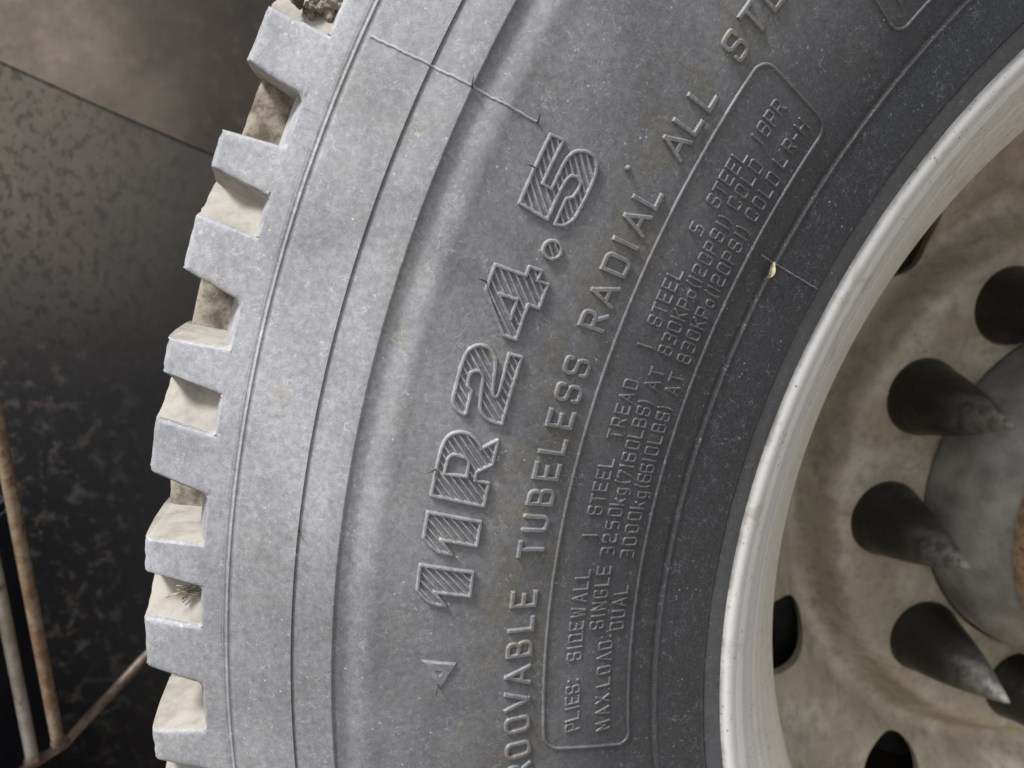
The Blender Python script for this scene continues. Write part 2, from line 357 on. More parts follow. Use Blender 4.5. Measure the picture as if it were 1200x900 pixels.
# tread blocks: two lugs joined by a scooped notch, one block between each pair of open grooves
def tread_block(a0, a1, b0, b1, seed):
    """a0,a1: upper lug top/bottom edge (outer, inner angles); b0,b1: lower lug's"""
    rg = np.random.default_rng(seed)
    LT = (0, .015, .045, .10, .25, .42, .58, .75, .90, .955, .985, 1)
    cols = []                                     # (outer angle, inner angle, scoop depth u or None)
    for t in LT: cols.append((a0[0] + (a1[0]-a0[0]) * t, a0[1] + (a1[1]-a0[1]) * t, None, t))
    for t in (0, .02, .05, .09, .13, .2, .28, .38, .5, .62, .74, .84, .90, .94, .97, .99, 1): cols.append((a1[0] + (b0[0]-a1[0]) * t, a1[1] + (b0[1]-a1[1]) * t, t, None))
    for t in LT: cols.append((b0[0] + (b1[0]-b0[0]) * t, b0[1] + (b1[1]-b0[1]) * t, None, t))
    vs = np.array([-.30, -.15, -.02, 0.0, .012, .03, .05, .075, .10, .14, .2, .35, .5, .65, .8, .90, .94, .97, 1.0]); nv = len(vs) + 5
    V = []; mid = []
    for i, (to, ti, u, lt) in enumerate(cols):
        jit = (rg.random() - .5) * .0005
        for v in vs:
            r = R_N + (R_T + jit - R_N) * v; th = ti + (to - ti) * max(v, 0)
            fl_ = .30 * max(0, 1 - max(v, 0) / .13) ** 2                    # fillets at the groove's inner corners
            if i == 0: th += fl_
            if i == len(cols) - 1: th -= fl_
            off = .00006 if u is None else 0.0
            if lt is not None and v >= 0:
                e = min(lt, 1 - lt); off -= .0009 * max(0, 1 - e / .05) ** 2 * min(1, v / .05) + .0011 * max(0, (v - .94) / .06) ** 2
                off -= (rg.random() ** 5) * .0005 * (e < .05 or v > .9)
            v0 = 0 if u is None else .10 * (1 - math.sqrt(max(0, 1 - max(0, 1 - min(u, 1 - u) / .13) ** 2)))
            if u is not None and v >= 0:
                shp = (sm(u, 0, .30) ** .8) * (1 - .92 * max(0, (u - .30) / .70) ** 1.25) if 0 < u < 1 else 0
                off = -(.0018 * sm(v, v0, v0 + .012) * (0 < u < 1) + .0115 * shp * (.22 + .78 * v ** .8) * sm(v, v0, v0 + .04))
            elif u is not None: off = .00006
            if u in (0, 1) and v >= 0: off = .00006 - .0009 * min(1, v / .05) - .0011 * max(0, (v - .94) / .06) ** 2
            V.append(pol(r, th, float(ZS(min(r, .545))) + off)); last = (r, th, float(ZS(r)) + off)
        r, th, z = last                            # tread face running back across the tyre
        for dz, dr in ((.0019, .0004), (.006, .0010), (.018, .0022), (.034, .0030), (.0345, -.03)):
            zz = min(z - dz, z); zz = float(ZS(R_T)) - dz - (.0 if u is None else max(0, (float(ZS(R_T)) - z)) * (1 - dz / .035) if dz < .034 else 0)
            V.append(pol(r + dr, th, zz))
    V = np.array(V).reshape(len(cols), nv, 3)
    def back(c):
        c = c.copy(); c[:, 1] = np.maximum(c[:, 1], .028); return c
    V = np.concatenate([back(V[0])[None], V, back(V[-1])[None]]).reshape(-1, 3)      # flanks run straight back
    me = grid_mesh("tread_block", V, len(cols) + 2, nv, sharp=32, flip=True)
    bm = bmesh.new(); bm.from_mesh(me)
    bmesh.ops.recalc_face_normals(bm, faces=bm.faces)
    bm.faces.ensure_lookup_table()
    for f in bm.faces:
        c = f.calc_center_median(); r = math.hypot(c.x, c.z)
        n_ = f.normal
        if f.material_index == 0:
            front = -n_.y; zc = float(_pchip(min(r, .55)))
            if (-c.y) < zc - .0017 and r > R_N - .001: f.material_index = 1
        f.smooth = len(f.verts) == 4
    bm.to_mesh(me); bm.free(); me.set_sharp_from_angle(angle=math.radians(32))
    o = link("tread_block", me, tyre, (M_LUG, M_GRV)); return o
# outer / inner edge angles of each lug pair, top to bottom
BL = [((45.1, 45.3), (43.3, 43.1), (41.8, 41.7), (39.8, 39.5)), ((37.6, 37.8), (35.8, 35.6), (34.3, 34.2), (32.3, 31.9)),
      ((30.2, 30.4), (28.35, 28.1), (26.15, 26.1), (24.29, 23.9)), ((21.97, 22.19), (20.70, 20.42), (19.09, 19.01), (17.18, 16.69)),
      ((14.75, 15.0), (13.53, 13.28), (11.89, 11.80), (9.92, 9.49)), ((7.42, 7.62), (6.14, 5.91), (4.35, 4.31), (2.38, 1.89)),
      ((-.28, -.06), (-1.56, -1.81), (-3.1, -3.2), (-5.2, -5.6)), ((-7.6, -7.4), (-8.9, -9.1), (-10.4, -10.5), (-12.4, -12.8)), ((-14.9, -14.7), (-16.2, -16.4), (-17.7, -17.8), (-19.7, -20.1))]
for i, (a0, a1, b0, b1) in enumerate(BL): tread_block(a0, a1, b0, b1, i)
# the next row of blocks, seen through the open grooves
for i in range(len(BL) - 1):
    c = .5 * (BL[i][3][0] + BL[i + 1][0][0]); hw = .5 * (BL[i][3][0] - BL[i + 1][0][0]) + .85
    V = []; nt_, nr_ = 10, 7
    for k in range(nt_):
        th = c - hw + 2 * hw * k / (nt_ - 1)
        for rr, z in ((.524, -.017), (.531, -.0185), (.538, -.020), (.5425, -.0215), (.5445, -.0235), (.5455, -.040), (.5455, -.085)):
            V.append(pol(rr + random.uniform(-.0004, .0004), th, z + random.uniform(-.0004, .0004)))
    me = grid_mesh("tread_block", np.array(V), nt_, nr_, flip=True, sharp=50)
    bm = bmesh.new(); bm.from_mesh(me); bm.verts.ensure_lookup_table()
    for k in (0, nt_ - 1): bm.faces.new([bm.verts[k * nr_ + j] for j in range(nr_)])
    bmesh.ops.recalc_face_normals(bm, faces=bm.faces); bm.to_mesh(me); bm.free()
    o = link("tread_block", me, tyre, (M_SOIL,)); o["label"] = "inner tread block caked with brown mud"

# ------------------------------------------------------------------ raised lettering
def seg_d(X, Y, P):
    d = np.full(X.shape, 1e9)
    for (x0, y0), (x1, y1) in zip(P[:-1], P[1:]):
        dx, dy = x1 - x0, y1 - y0; L = dx*dx + dy*dy + 1e-12
        t = np.clip(((X - x0) * dx + (Y - y0) * dy) / L, 0, 1)
        d = np.minimum(d, np.hypot(X - x0 - t * dx, Y - y0 - t * dy))
    return d
def inside(X, Y, P):
    c = np.zeros(X.shape, bool); n = len(P)
    for i in range(n):
        (x0, y0), (x1, y1) = P[i], P[(i + 1) % n]
        if y0 == y1: continue
        c ^= ((y0 > Y) != (y1 > Y)) & (X < (x1 - x0) * (Y - y0) / (y1 - y0) + x0)
    return c
def relief(name, X, Y, H, r0, th0, mat):
    """height field in millimetres moulded on the sidewall at radius r0, angle th0"""
    r = r0 + Y * 1e-3; th = th0 + np.degrees(X * 1e-3 / r0)
    V = on(r, th, (H - .05) * 1e-3).reshape(-1, 3)
    me = grid_mesh(name, V, X.shape[0], X.shape[1], keep=(H > 0.0).ravel())
    m = H.max(); sc = np.clip(1 - np.abs(H - .8 * m) / (.35 * m), 0, 1).astype(np.float32)   # upper arris of the relief
    keep = np.zeros(X.shape, bool); kk = (H > 0)
    q = kk[:-1, :-1] | kk[1:, :-1] | kk[:-1, 1:] | kk[1:, 1:]
    for a in (slice(0, -1), slice(1, None)):
        for c in (slice(0, -1), slice(1, None)): keep[a, c] |= q
    vals = sc[keep]
    if len(vals) == len(me.vertices): me.attributes.new("scuff", 'FLOAT', 'POINT').data.foreach_set("value", vals)
    return link(name, me, tyre, (mat,))
def rp(P, c, n=3, closed=False):
    """round the corners of a polyline"""
    P = [Vector(p) for p in P]; out = []; N = len(P)
    for i in range(N):
        if not closed and i in (0, N - 1): out.append(tuple(P[i])); continue
        a, b, d = P[i - 1], P[i], P[(i + 1) % N]
        l = min(c, (a - b).length * .5, (d - b).length * .5)
        p, q = b + (a - b).normalized() * l, b + (d - b).normalized() * l
        for k in range(n + 1):
            t = k / n; out.append(tuple(p * (1-t)**2 + b * 2*t*(1-t) + q * t*t))
    if closed: out.append(out[0])
    return out
# stroke skeletons on a unit cell; 'o' = closed loop
G = {
 'A': [[(0, 0), (.5, 1)], [(.5, 1), (1, 0)], [(.2, .33), (.8, .33)]],
 'B': [[(0, 0), (0, 1)], 'o', [(0, .5), (0, .52), (0, .98), (0, 1), (.9, 1), (.9, .53), (.02, .53), (0, .53)], 'o', [(0, 0), (0, .02), (0, .52), (0, .53), (.02, .53), (1, .53), (1, 0), (.02, 0)]],
 'C': [[(1, .78), (1, 1), (0, 1), (0, 0), (1, 0), (1, .22)]],
 'D': [[(0, 0), (0, 1)], 'o', [(.0, 0), (0, .02), (0, .98), (0, 1), (1, 1), (1, 0)]],
 'E': [[(0, 0), (0, 1)], [(0, 1), (1, 1)], [(0, .5), (.8, .5)], [(0, 0), (1, 0)]],
 'G': [[(1, .78), (1, 1), (0, 1), (0, 0), (1, 0), (1, .48), (.55, .48)]],
 'H': [[(0, 0), (0, 1)], [(1, 0), (1, 1)], [(0, .5), (1, .5)]],
 'I': [[(.5, 0), (.5, 1)]],
 'K': [[(0, 0), (0, 1)], [(.05, .4), (1, 1)], [(.35, .58), (1, 0)]],
 'L': [[(0, 0), (0, 1)], [(0, 0), (1, 0)]],
 'M': [[(0, 0), (0, 1)], [(0, 1), (.5, .35)], [(.5, .35), (1, 1)], [(1, 0), (1, 1)]],
 'N': [[(0, 0), (0, 1)], [(0, 1), (1, 0)], [(1, 0), (1, 1)]],
 'O': ['o', [(0, 0), (0, 1), (1, 1), (1, 0)]],
 'P': [[(0, 0), (0, 1)], [(0, 1), (1, 1), (1, .45), (0, .45)]],
 'R': [[(0, 0), (0, 1)], [(0, 1), (.95, 1), (.95, .47), (0, .47)], [(.5, .47), (1, 0)]],
 'S': [[(1, .76), (1, 1), (0, 1), (0, .52), (1, .52), (1, 0), (0, 0), (0, .24)]],
 'T': [[(0, 1), (1, 1)], [(.5, 0), (.5, 1)]],
 'U': [[(0, 1), (0, 0), (1, 0), (1, 1)]],
 'V': [[(0, 1), (.5, 0)], [(.5, 0), (1, 1)]],
 'W': [[(0, 1), (.22, 0)], [(.22, 0), (.5, .8)], [(.5, .8), (.78, 0)], [(.78, 0), (1, 1)]],
 'X': [[(0, 0), (1, 1)], [(0, 1), (1, 0)]],
 'k': [[(0, 0), (0, 1)], [(.05, .25), (.85, .68)], [(.35, .42), (.9, 0)]],
 'g': ['o', [(.05, .05), (.05, .66), (.85, .66), (.85, .05)], [(.85, .66), (.85, -.28), (.1, -.28)]],
 'a': ['o', [(.05, 0), (.05, .6), (.85, .6), (.85, 0)]],
 '0': ['o', [(0, 0), (0, 1), (1, 1), (1, 0)]],
 '1': [[(.5, 0), (.5, 1)]],
 '2': [[(0, .78), (0, 1), (1, 1), (1, .52), (0, .45), (0, 0), (1, 0)]],
 '3': [[(0, 1), (1, 1), (1, .53), (.3, .53)], [(.8, .53), (1, .53), (1, 0), (0, 0)]],
 '5': [[(1, 1), (0, 1), (0, .56), (1, .56), (1, 0), (0, 0)]],
 '6': [[(1, .80), (1, 1), (0, 1), (0, .4)], 'o', [(0, 0), (0, .54), (1, .54), (1, 0)]],
 '7': [[(0, 1), (1, 1), (.35, 0)]],
 '8': ['o', [(.05, .53), (.05, 1), (.95, 1), (.95, .53)], 'o', [(0, 0), (0, .53), (1, .53), (1, 0)]],
 '(': [[(.7, 1.08), (.35, .75), (.35, .25), (.7, -.08)]],
 ')': [[(.3, 1.08), (.65, .75), (.65, .25), (.3, -.08)]],
 '.': [[(.5, 0), (.5, .02)]], ':': [[(.5, .12), (.5, .14)], [(.5, .80), (.5, .82)]], '-': [[(.2, .5), (.8, .5)]],
}
CACHE = {}
def glyph(ch, W, H, hw, hgt, ch_w, res, rc):
    key = (ch, W, H)
    if key in CACHE: return CACHE[key]
    m = hw + ch_w + .4
    xs = np.arange(-W/2 - m, W/2 + m, res); ys = np.arange(-H/2 - m - (.4 * H if ch == 'g' else 0), H/2 + m + .5, res)
    X, Y = np.meshgrid(xs, ys, indexing='ij'); d = np.full(X.shape, 1e9); closed = False
    for s in G[ch]:
        if s == 'o': closed = True; continue
        P = [((x - .5) * W, (y - .5) * H) for x, y in s]
        if len(P) == 2 and not closed: d = np.minimum(d, _bar(X, Y, P, hw))
        else: d = np.minimum(d, seg_d(X, Y, rp(P, rc, 4, closed)))
        closed = False
    h = hgt * np.clip((hw + ch_w - d) / ch_w, -1, 1)
    h = np.where(d < hw, hgt, h)
    CACHE[key] = (X, Y, np.where(h > 0, h, np.maximum(h, -.08))); return CACHE[key]
def _bar(X, Y, P, hw):
    (x0, y0), (x1, y1) = P; L = math.hypot(x1 - x0, y1 - y0); ux, uy = (x1 - x0) / L, (y1 - y0) / L
    a = np.abs((X - x0) * ux + (Y - y0) * uy - L / 2) - L / 2; b = np.abs(-(X - x0) * uy + (Y - y0) * ux)
    return np.maximum(a, b)                       # ends are square and reach half a stroke past the skeleton
def letter(ch, r, th, W, H, hw, hgt=.6, cw=.32, res=.22, rc=1.5):
    X, Y, h = glyph(ch, W, H, hw, hgt, cw, res, rc)
    return relief("raised_letter", X, Y, h, r, th, M_LET)
# the brand-free service line, letter by letter
MED = [('R', -3.50), ('O', -2.22), ('O', -.76), ('V', .60), ('A', 1.97), ('B', 3.45), ('L', 4.80), ('E', 6.14), ('T', 8.75), ('U', 10.13), ('B', 11.43), ('E', 12.78), ('L', 14.05), ('E', 15.38),
       ('S', 16.70), ('S', 17.98), ('R', 20.26), ('A', 21.56), ('D', 22.97), ('I', 24.02), ('A', 25.08), ('L', 26.35), ('A', 28.86), ('L', 30.02), ('L', 31.26), ('S', 33.80), ('T', 35.15), ('E', 36.45), ('E', 37.8), ('L', 39.1)]
for c_, t_ in MED:
    W = {'I': 1.0, 'A': 6.4, 'V': 6.4, 'L': 4.6, 'E': 4.9, 'O': 5.2, 'D': 5.2}.get(c_, 5.0)
    letter(c_, .4130, t_ + random.uniform(-.03, .03), W, 8.4, .60, .95, .30, .15, 2.0)
def word(txt, r, t0, t1, W=2.7, H=5.2, hw=.27):
    n = len(txt)
    for i, c_ in enumerate(txt):
        t = t0 if n == 1 else t0 + (t1 - t0) * i / (n - 1)
        ww = {'I': .5, '1': .5, '(': 1.4, ')': 1.4, '.': .3, ':': .3, 'M': 3.1, 'W': 3.3, 'A': 3.0, 'a': 2.6, 'g': 2.5, 'k': 2.6}.get(c_, W)
        letter(c_, r + random.uniform(-.0001, .0001), t, ww, H, hw, .55, .22, .12, .9)
def place(r, *items):
    for c_, t in items: word(c_, r, t, t)
rA, rB, rC = .3912, .3829, .3744
place(rA, ('P', -1.79), ('L', -1.15), ('I', -.60), ('E', -.12), ('S', .52), (':', 1.07))
place(rA, ('S', 2.52), ('I', 3.06), ('D', 3.62), ('E', 4.33), ('W', 5.12), ('A', 5.95), ('L', 6.66), ('L', 7.31))
word('1', rA, 9.54, 9.54); word('STEEL', rA, 10.93, 13.56); word('TREAD', rA, 15.11, 17.83); word('1', rA, 19.91, 19.91)
word('STEEL', rA, 21.25, 23.79); word('5', rA, 26.18, 26.18); word('STEEL', rA - .0008, 27.76, 30.24); place(rA - .0034, ('1', 31.38), ('6', 31.95), ('P', 32.60), ('R', 33.22))
place(.3786, ('M', -2.3), ('A', -1.35), ('X', -.55), ('.', .0), ('L', .50), ('O', 1.29), ('A', 2.12), ('D', 2.85), (':', 3.38))
place(rB, ('S', 4.21), ('I', 4.78), ('N', 5.35), ('G', 6.08), ('L', 6.80), ('E', 7.47))
place(rB, ('3', 8.60), ('2', 9.36), ('5', 10.12), ('0', 10.88), ('k', 11.50), ('g', 12.10), ('(', 12.62), ('7', 13.05), ('1', 13.52), ('6', 14.02), ('0', 14.72), ('L', 15.35), ('B', 15.98), ('S', 16.62), (')', 17.12))
place(rB, ('A', 18.10), ('T', 18.78), ('8', 20.03), ('3', 20.68), ('0', 21.33), ('K', 21.98), ('P', 22.60), ('a', 23.22), ('(', 23.68), ('1', 23.98), ('2', 24.46), ('0', 25.11), ('P', 25.75), ('S', 26.42), ('I', 26.98), (')', 27.35))
word('COLD', rB, 28.23, 30.32)
word('DUAL', rC, 3.98, 6.18)
place(rC, ('3', 8.41), ('0', 9.17), ('0', 9.93), ('0', 10.69), ('k', 11.36), ('g', 11.98), ('(', 12.48), ('6', 12.95), ('6', 13.52), ('1', 14.0), ('0', 14.55), ('L', 15.22), ('B', 15.90), ('S', 16.56), (')', 17.05))
place(rC, ('A', 18.10), ('T', 18.80), ('8', 19.92), ('3', 20.60), ('0', 21.28), ('K', 21.95), ('P', 22.58), ('a', 23.20), ('(', 23.66), ('1', 23.98), ('2', 24.45), ('0', 25.12), ('P', 25.78), ('S', 26.45), ('I', 27.02), (')', 27.40))
word('COLD', rC, 28.26, 30.39); place(rC + .0014, ('L', 31.35), ('R', 32.2), ('-', 32.75), ('H', 33.35))
# stub of the next panel's text, cut by the frame
place(.3775, ('1', 41.2), ('H', 41.9), ('D', 42.7), ('O', 43.4), ('T', 44.1))

# the large size marking: outlined and hatched
BIG = [
 (6.81, [(8.6,13.6),(6.2,-4.7),(-2.7,-4.7),(-.9,7.9),(-6.,3.6),(-4.9,9.2),(-.3,13.6)], []),
 (9.24, [(8.3,13.6),(6.3,-4.7),(-2.5,-4.7),(-.8,7.9),(-5.8,3.6),(-4.9,9.2),(-.4,13.6)], []),
 (12.92, [(-13.9,13.5),(-3.2,13.4),(2.,13.3),(5.6,12.5),(7.5,10.5),(8.3,7.8),(8.,4.9),(6.4,2.4),(4.7,.9),(3.7,.3),(7.6,-4.6),(-1.,-4.8),(-4.4,.1),(-7.3,0.),(-7.7,-4.8),(-16.2,-4.8)], [[(-6.3,10.7),(-1.1,10.6),(.1,9.8),(.6,8.7),(.3,6.),(-.4,4.2),(-1.6,3.2),(-6.4,3.0)]]),
 (16.28, [(-7.7,13.5),(-.2,13.6),(6.,13.6),(8.5,13.),(10.2,11.8),(11.2,10.),(11.4,7.9),(10.7,5.9),(9.2,4.1),(7.3,3.1),(3.5,2.4),(-2.7,1.4),(-3.8,.4),(-3.6,-.5),(-1.8,-.8),(11.,-.4),(11.1,-4.7),(8.9,-4.7),(-12.4,-4.6),(-12.1,-.4),(-11.1,2.),(-9.3,3.8),(-7.2,4.4),(1.,5.6),(2.3,6.1),(3.2,7.5),(2.9,9.2),(2.,10.2),(-.1,10.4),(-2.4,9.8),(-3.4,8.3),(-10.8,8.1),(-11.5,8.7),(-10.7,11.1),(-9.3,12.7)], []),
 (20.34, [(5.2,13.5),(5.4,3.),(8.4,2.9),(8.6,-1.2),(5.3,-1.2),(5.4,-4.9),(-3.1,-4.9),(-2.9,-1.0),(-14.9,-1.),(-14.6,3.5),(-3.,13.5)], [[(-2.7,9.4),(-2.6,3.),(-9.1,2.9)]]),
 (25.18, [(-11.9,13.5),(10.,13.6),(10.4,9.2),(-3.8,9.4),(-4.1,6.1),(5.4,6.),(8.4,5.),(10.4,2.8),(11.2,-.2),(10.3,-3.),(8.1,-4.5),(3.3,-5.3),(-6.9,-5.),(-10.4,-4.2),(-12.7,-2.1),(-13.3,.6),(-4.6,.6),(-3.3,-1.3),(-.5,-2.),(1.8,-1.5),(2.8,.2),(2.3,2.1),(.2,3.3),(-13.,3.4)], []),
 (22.45, [(2.9*math.cos(a)*1.0, -2 + 3.0*math.sin(a)) for a in np.linspace(0, 2*math.pi, 21)[:-1]], []),
]
def chaikin(P):
    for _ in range(2):
        Q = []; n = len(P)
        for i in range(n):
            a, b, c = (np.array(P[i - 1]), np.array(P[i]), np.array(P[(i + 1) % n]))
            u, v = (b - a) / np.linalg.norm(b - a), (c - b) / np.linalg.norm(c - b)
            if .76 < u @ v < .9995: Q += [tuple(b + (a - b) * .25), tuple(b + (c - b) * .25)]
            else: Q.append(tuple(b))
        P = Q
    return P
for th0, out, holes in BIG:
    out = chaikin(out); holes = [chaikin(h) for h in holes]
    P = np.array(out); res = .14
    X, Y = np.meshgrid(np.arange(P[:,0].min()-1.2, P[:,0].max()+1.2, res), np.arange(P[:,1].min()-1.2, P[:,1].max()+1.2, res), indexing='ij')
    ins = inside(X, Y, out); d = seg_d(X, Y, list(out) + [out[0]])
    for hp in holes: ins &= ~inside(X, Y, hp); d = np.minimum(d, seg_d(X, Y, list(hp) + [hp[0]]))
    rim_h = 1.2 * np.clip((.70 - d) / .30, -.1, 1)
    ph = (((Y - X) / math.sqrt(2)) / 1.95) % 1.0
    tri = 1 - np.abs(ph - .5) * 2
    hat = .05 + .85 * np.clip((tri - .30) / .42, 0, 1)
    H = np.maximum(rim_h, np.where(ins, hat, -.08))
    relief("raised_letter", X, Y, H, .4375, th0, M_LET)["label"] = "large hatched size-marking character"
# arrow mark: a low plain triangle
X, Y = np.meshgrid(np.arange(-9, 7, .2), np.arange(-4, 13, .2), indexing='ij'); T = [(4.9, 10.7), (2.4, -2.0), (-7.3, 3.9)]
sd_ = np.where(inside(X, Y, T), 1, -1) * seg_d(X, Y, T + [T[0]])
t2 = [(.6, 6.3), (.1, 2.7), (-2.3, 4.3)]; sd2 = np.where(inside(X, Y, t2), 1, -1) * seg_d(X, Y, t2 + [t2[0]])
H = np.minimum(.42 + .7 * np.clip((X + 7.3) / 10.5, 0, 1), 2.6 * sd_) - .28 * np.clip(sd2 / .4, 0, 1)
relief("arrow_mark", X, Y, np.where(sd_ > -.05, np.maximum(H, .01), -.05), .4375, 2.81, M_LET)

def ridge(name, path, wdt, hgt, mat, closed=False):
    """low moulded ridge following (angle, radius) points"""
    th = np.array([p[0] for p in path]); r = np.array([p[1] for p in path]); s = np.radians(th) * .39
    dx = np.gradient(s); dy = np.gradient(r)
    if closed:
        dx = (np.roll(s, -1) - np.roll(s, 1)); dy = (np.roll(r, -1) - np.roll(r, 1))
    L = np.hypot(dx, dy) + 1e-12; nx, ny = -dy / L, dx / L
    V = []
    for o_, h in ((-1, -.08), (-.62, .75), (-.3, 1), (.3, 1), (.62, .75), (1, -.08)):
        V.append(on(r + ny * o_ * wdt / 2, th + np.degrees(nx * o_ * wdt / 2 / .39), np.full(len(r), h * hgt)))
    V = np.stack(V, 1).reshape(-1, 3)
    return link(name, grid_mesh(name, V, len(path), 6, closed), tyre, (mat,))
def rrect(t0, t1, r0, r1, c, n=60):
    """rounded frame in angle / radius"""
    k = math.degrees(1 / .385); pts = []
    def arc(ct, cr, a0, a1):
        for a in np.linspace(a0, a1, 9): pts.append((ct + k * c * math.cos(a), cr + c * math.sin(a)))
    arc(t0 + k*c, r0 + c, math.pi, 1.5*math.pi); pts.extend([(t, r0) for t in np.linspace(t0 + k*c, t1 - k*c, n)[1:-1]])
    arc(t1 - k*c, r0 + c, -.5*math.pi, 0); pts.extend([(t1, r) for r in np.linspace(r0 + c, r1 - c, 14)[1:-1]])
    arc(t1 - k*c, r1 - c, 0, .5*math.pi); pts.extend([(t, r1) for t in np.linspace(t1 - k*c, t0 + k*c, n)[1:-1]])
    arc(t0 + k*c, r1 - c, .5*math.pi, math.pi); pts.extend([(t0, r) for r in np.linspace(r1 - c, r0 + c, 14)[1:-1]])
    return pts
ridge("raised_border", [(t + 1.15 * (r - .3715) / .027 * max(0, min(1, (-.2 - t) / 3.2)), r) for t, r in rrect(-3.95, 34.35, .3675, .4027, .0055, 120)], .0014, .00065, M_LET, True)
ridge("raised_border", rrect(40.2, 62, .3668, .402, .0055, 60), .0014, .00065, M_LET, True)
# mould parting flash and its vent hairs
ridge("mould_seam", [(26.65 + random.uniform(-.02, .02), r) for r in np.arange(.4565, .5125, .001)], .0008, .00038, M_SEAM)
ridge("mould_seam", [(26.78 + random.uniform(-.02, .02), r) for r in np.arange(.3345, .3645, .001)], .0009, .00038, M_SEAM)
def hair(r, th, dth, dr, L=.0035, rad=.00024):
    p = on(np.array(r), np.array(th), np.array(-.0002)); n = nrm(np.array(r), np.array(th)); q = on(np.array(r + dr), np.array(th + dth), np.array(L * .5))
    pts = [p, p + n * L * .35 + (q - p) * .15, p * .4 + q * .6 + n * L * .28, q + n * L * .1]
    V, Fs = tube(pts, rad, 7, [1.5, 1.0, .85, .4]); return link("vent_hair", pyd("vent_hair", V, Fs), tyre, (M_DARK,))
for a in [(.4510, 25.10, -.05, .0035), (.4517, 20.28, .02, .0035), (.4509, 12.29, -.25, .0035), (.4784, 26.60, .35, .001), (.4563, 26.67, .35, .001), (.4421, 2.19, -.5, .001), (.4919, 8.84, -.1, -.0012), (.4783, 8.57, -.1, -.0012)]: hair(*a)
V, Fs = [], []
bm = bmesh.new(); bmesh.ops.create_icosphere(bm, subdivisions=2, radius=.0011)
me = bpy.data.meshes.new("rubber_nub"); bm.to_mesh(me); bm.free(); me.polygons.foreach_set("use_smooth", np.ones(len(me.polygons), bool))
nb = link("rubber_nub", me, tyre, (M_SEAM,)); nb.location = on(np.array(.4238), np.array(26.91), np.array(.0004))

# ------------------------------------------------------------------ rim
rp_ = [(.322, -.020), (.3262, -.010), (.3268, -.004), (.3262, .0004), (.3248, .0022), (.3228, .0029), (.3205, .0026), (.3180, .0012), (.3150, -.0012), (.3120, -.0038), (.3090, -.0068), (.3060, -.0100), (.3020, -.0145), (.2980, -.0192),
       (.2940, -.0240), (.2890, -.0298), (.2840, -.0355), (.2805, -.0405), (.2780, -.0455), (.2764, -.052), (.2755, -.060), (.2750, -.075), (.2742, -.092), (.2735, -.115), (.276, -.150), (.284, -.190), (.300, -.212)]
rim = part("rim", revolve("rim", rp_ + [(.303, -.208), (.288, -.186), (.280, -.148), (.2775, -.112), (.278, -.09), (.280, -.06), (.290, -.040), (.300, -.030), (.316, -.016), (.322, -.020)], 360, 50), (M_RIM,))
# dish with real hand holes
dp = [(.2732, -.098), (.2720, -.108), (.2670, -.124), (.2590, -.137), (.2480, -.1480), (.2360, -.1530), (.2240, -.1570), (.2140, -.1640), (.2060, -.1750), (.1990, -.1790), (.1920, -.1760), (.1850, -.1640), (.1790, -.1545), (.1710, -.1530), (.1550, -.1550), (.1200, -.1550), (.1180, -.1562)]
def smooth_prof(P, n=4):
    P = [Vector(p) for p in P]; o = [P[0]]
    for a, b in zip(P[:-1], P[1:]):
        for k in range(1, n + 1): o.append(a.lerp(b, k / n))
    for _ in range(6):
        o = [o[0]] + [(o[i-1] + o[i] * 2 + o[i+1]) / 4 for i in range(1, len(o) - 1)] + [o[-1]]
    return [tuple(v) for v in o]
dp = smooth_prof(dp)
back = [(r + .0, z - .006) for r, z in dp[::-1]]
loop = dp + back + [dp[0]]
dm = revolve("wheel_disc", loop, 240, None)
bm = bmesh.new(); bm.from_mesh(dm); bmesh.ops.remove_doubles(bm, verts=bm.verts, dist=1e-6); bmesh.ops.recalc_face_normals(bm, faces=bm.faces); bm.to_mesh(dm); bm.free()
tmp = bpy.data.objects.new("tmp_disc", dm); COL.objects.link(tmp)
HOLES = [49.0 - 36 * k for k in range(10)]
cb = bmesh.new()
for a in HOLES:
    c0 = pol({49.0: .2195, -59.0: .2350}.get(a, .2290), a, -.155); mt = Matrix.Translation(Vector(c0)) @ Matrix.Rotation(math.radians(90), 4, 'X')
    bmesh.ops.create_cone(cb, cap_ends=True, segments=48, radius1=.0245, radius2=.0245, depth=.09, matrix=mt)
cm_ = bpy.data.meshes.new("tmp_cut"); cb.to_mesh(cm_); cb.free(); cut = bpy.data.objects.new("tmp_cut", cm_); COL.objects.link(cut)
md = tmp.modifiers.new("b", 'BOOLEAN'); md.object = cut; md.operation = 'DIFFERENCE'; md.solver = 'EXACT'
dg = bpy.context.evaluated_depsgraph_get(); me = bpy.data.meshes.new_from_object(tmp.evaluated_get(dg)); me.name = "wheel_disc"
bpy.data.objects.remove(tmp); bpy.data.objects.remove(cut); bpy.data.meshes.remove(cm_)
me.materials.clear(); me.polygons.foreach_set("use_smooth", np.ones(len(me.polygons), bool)); me.set_sharp_from_angle(angle=math.radians(40))
disc = link("wheel_disc", me, rim, (M_RIM,))
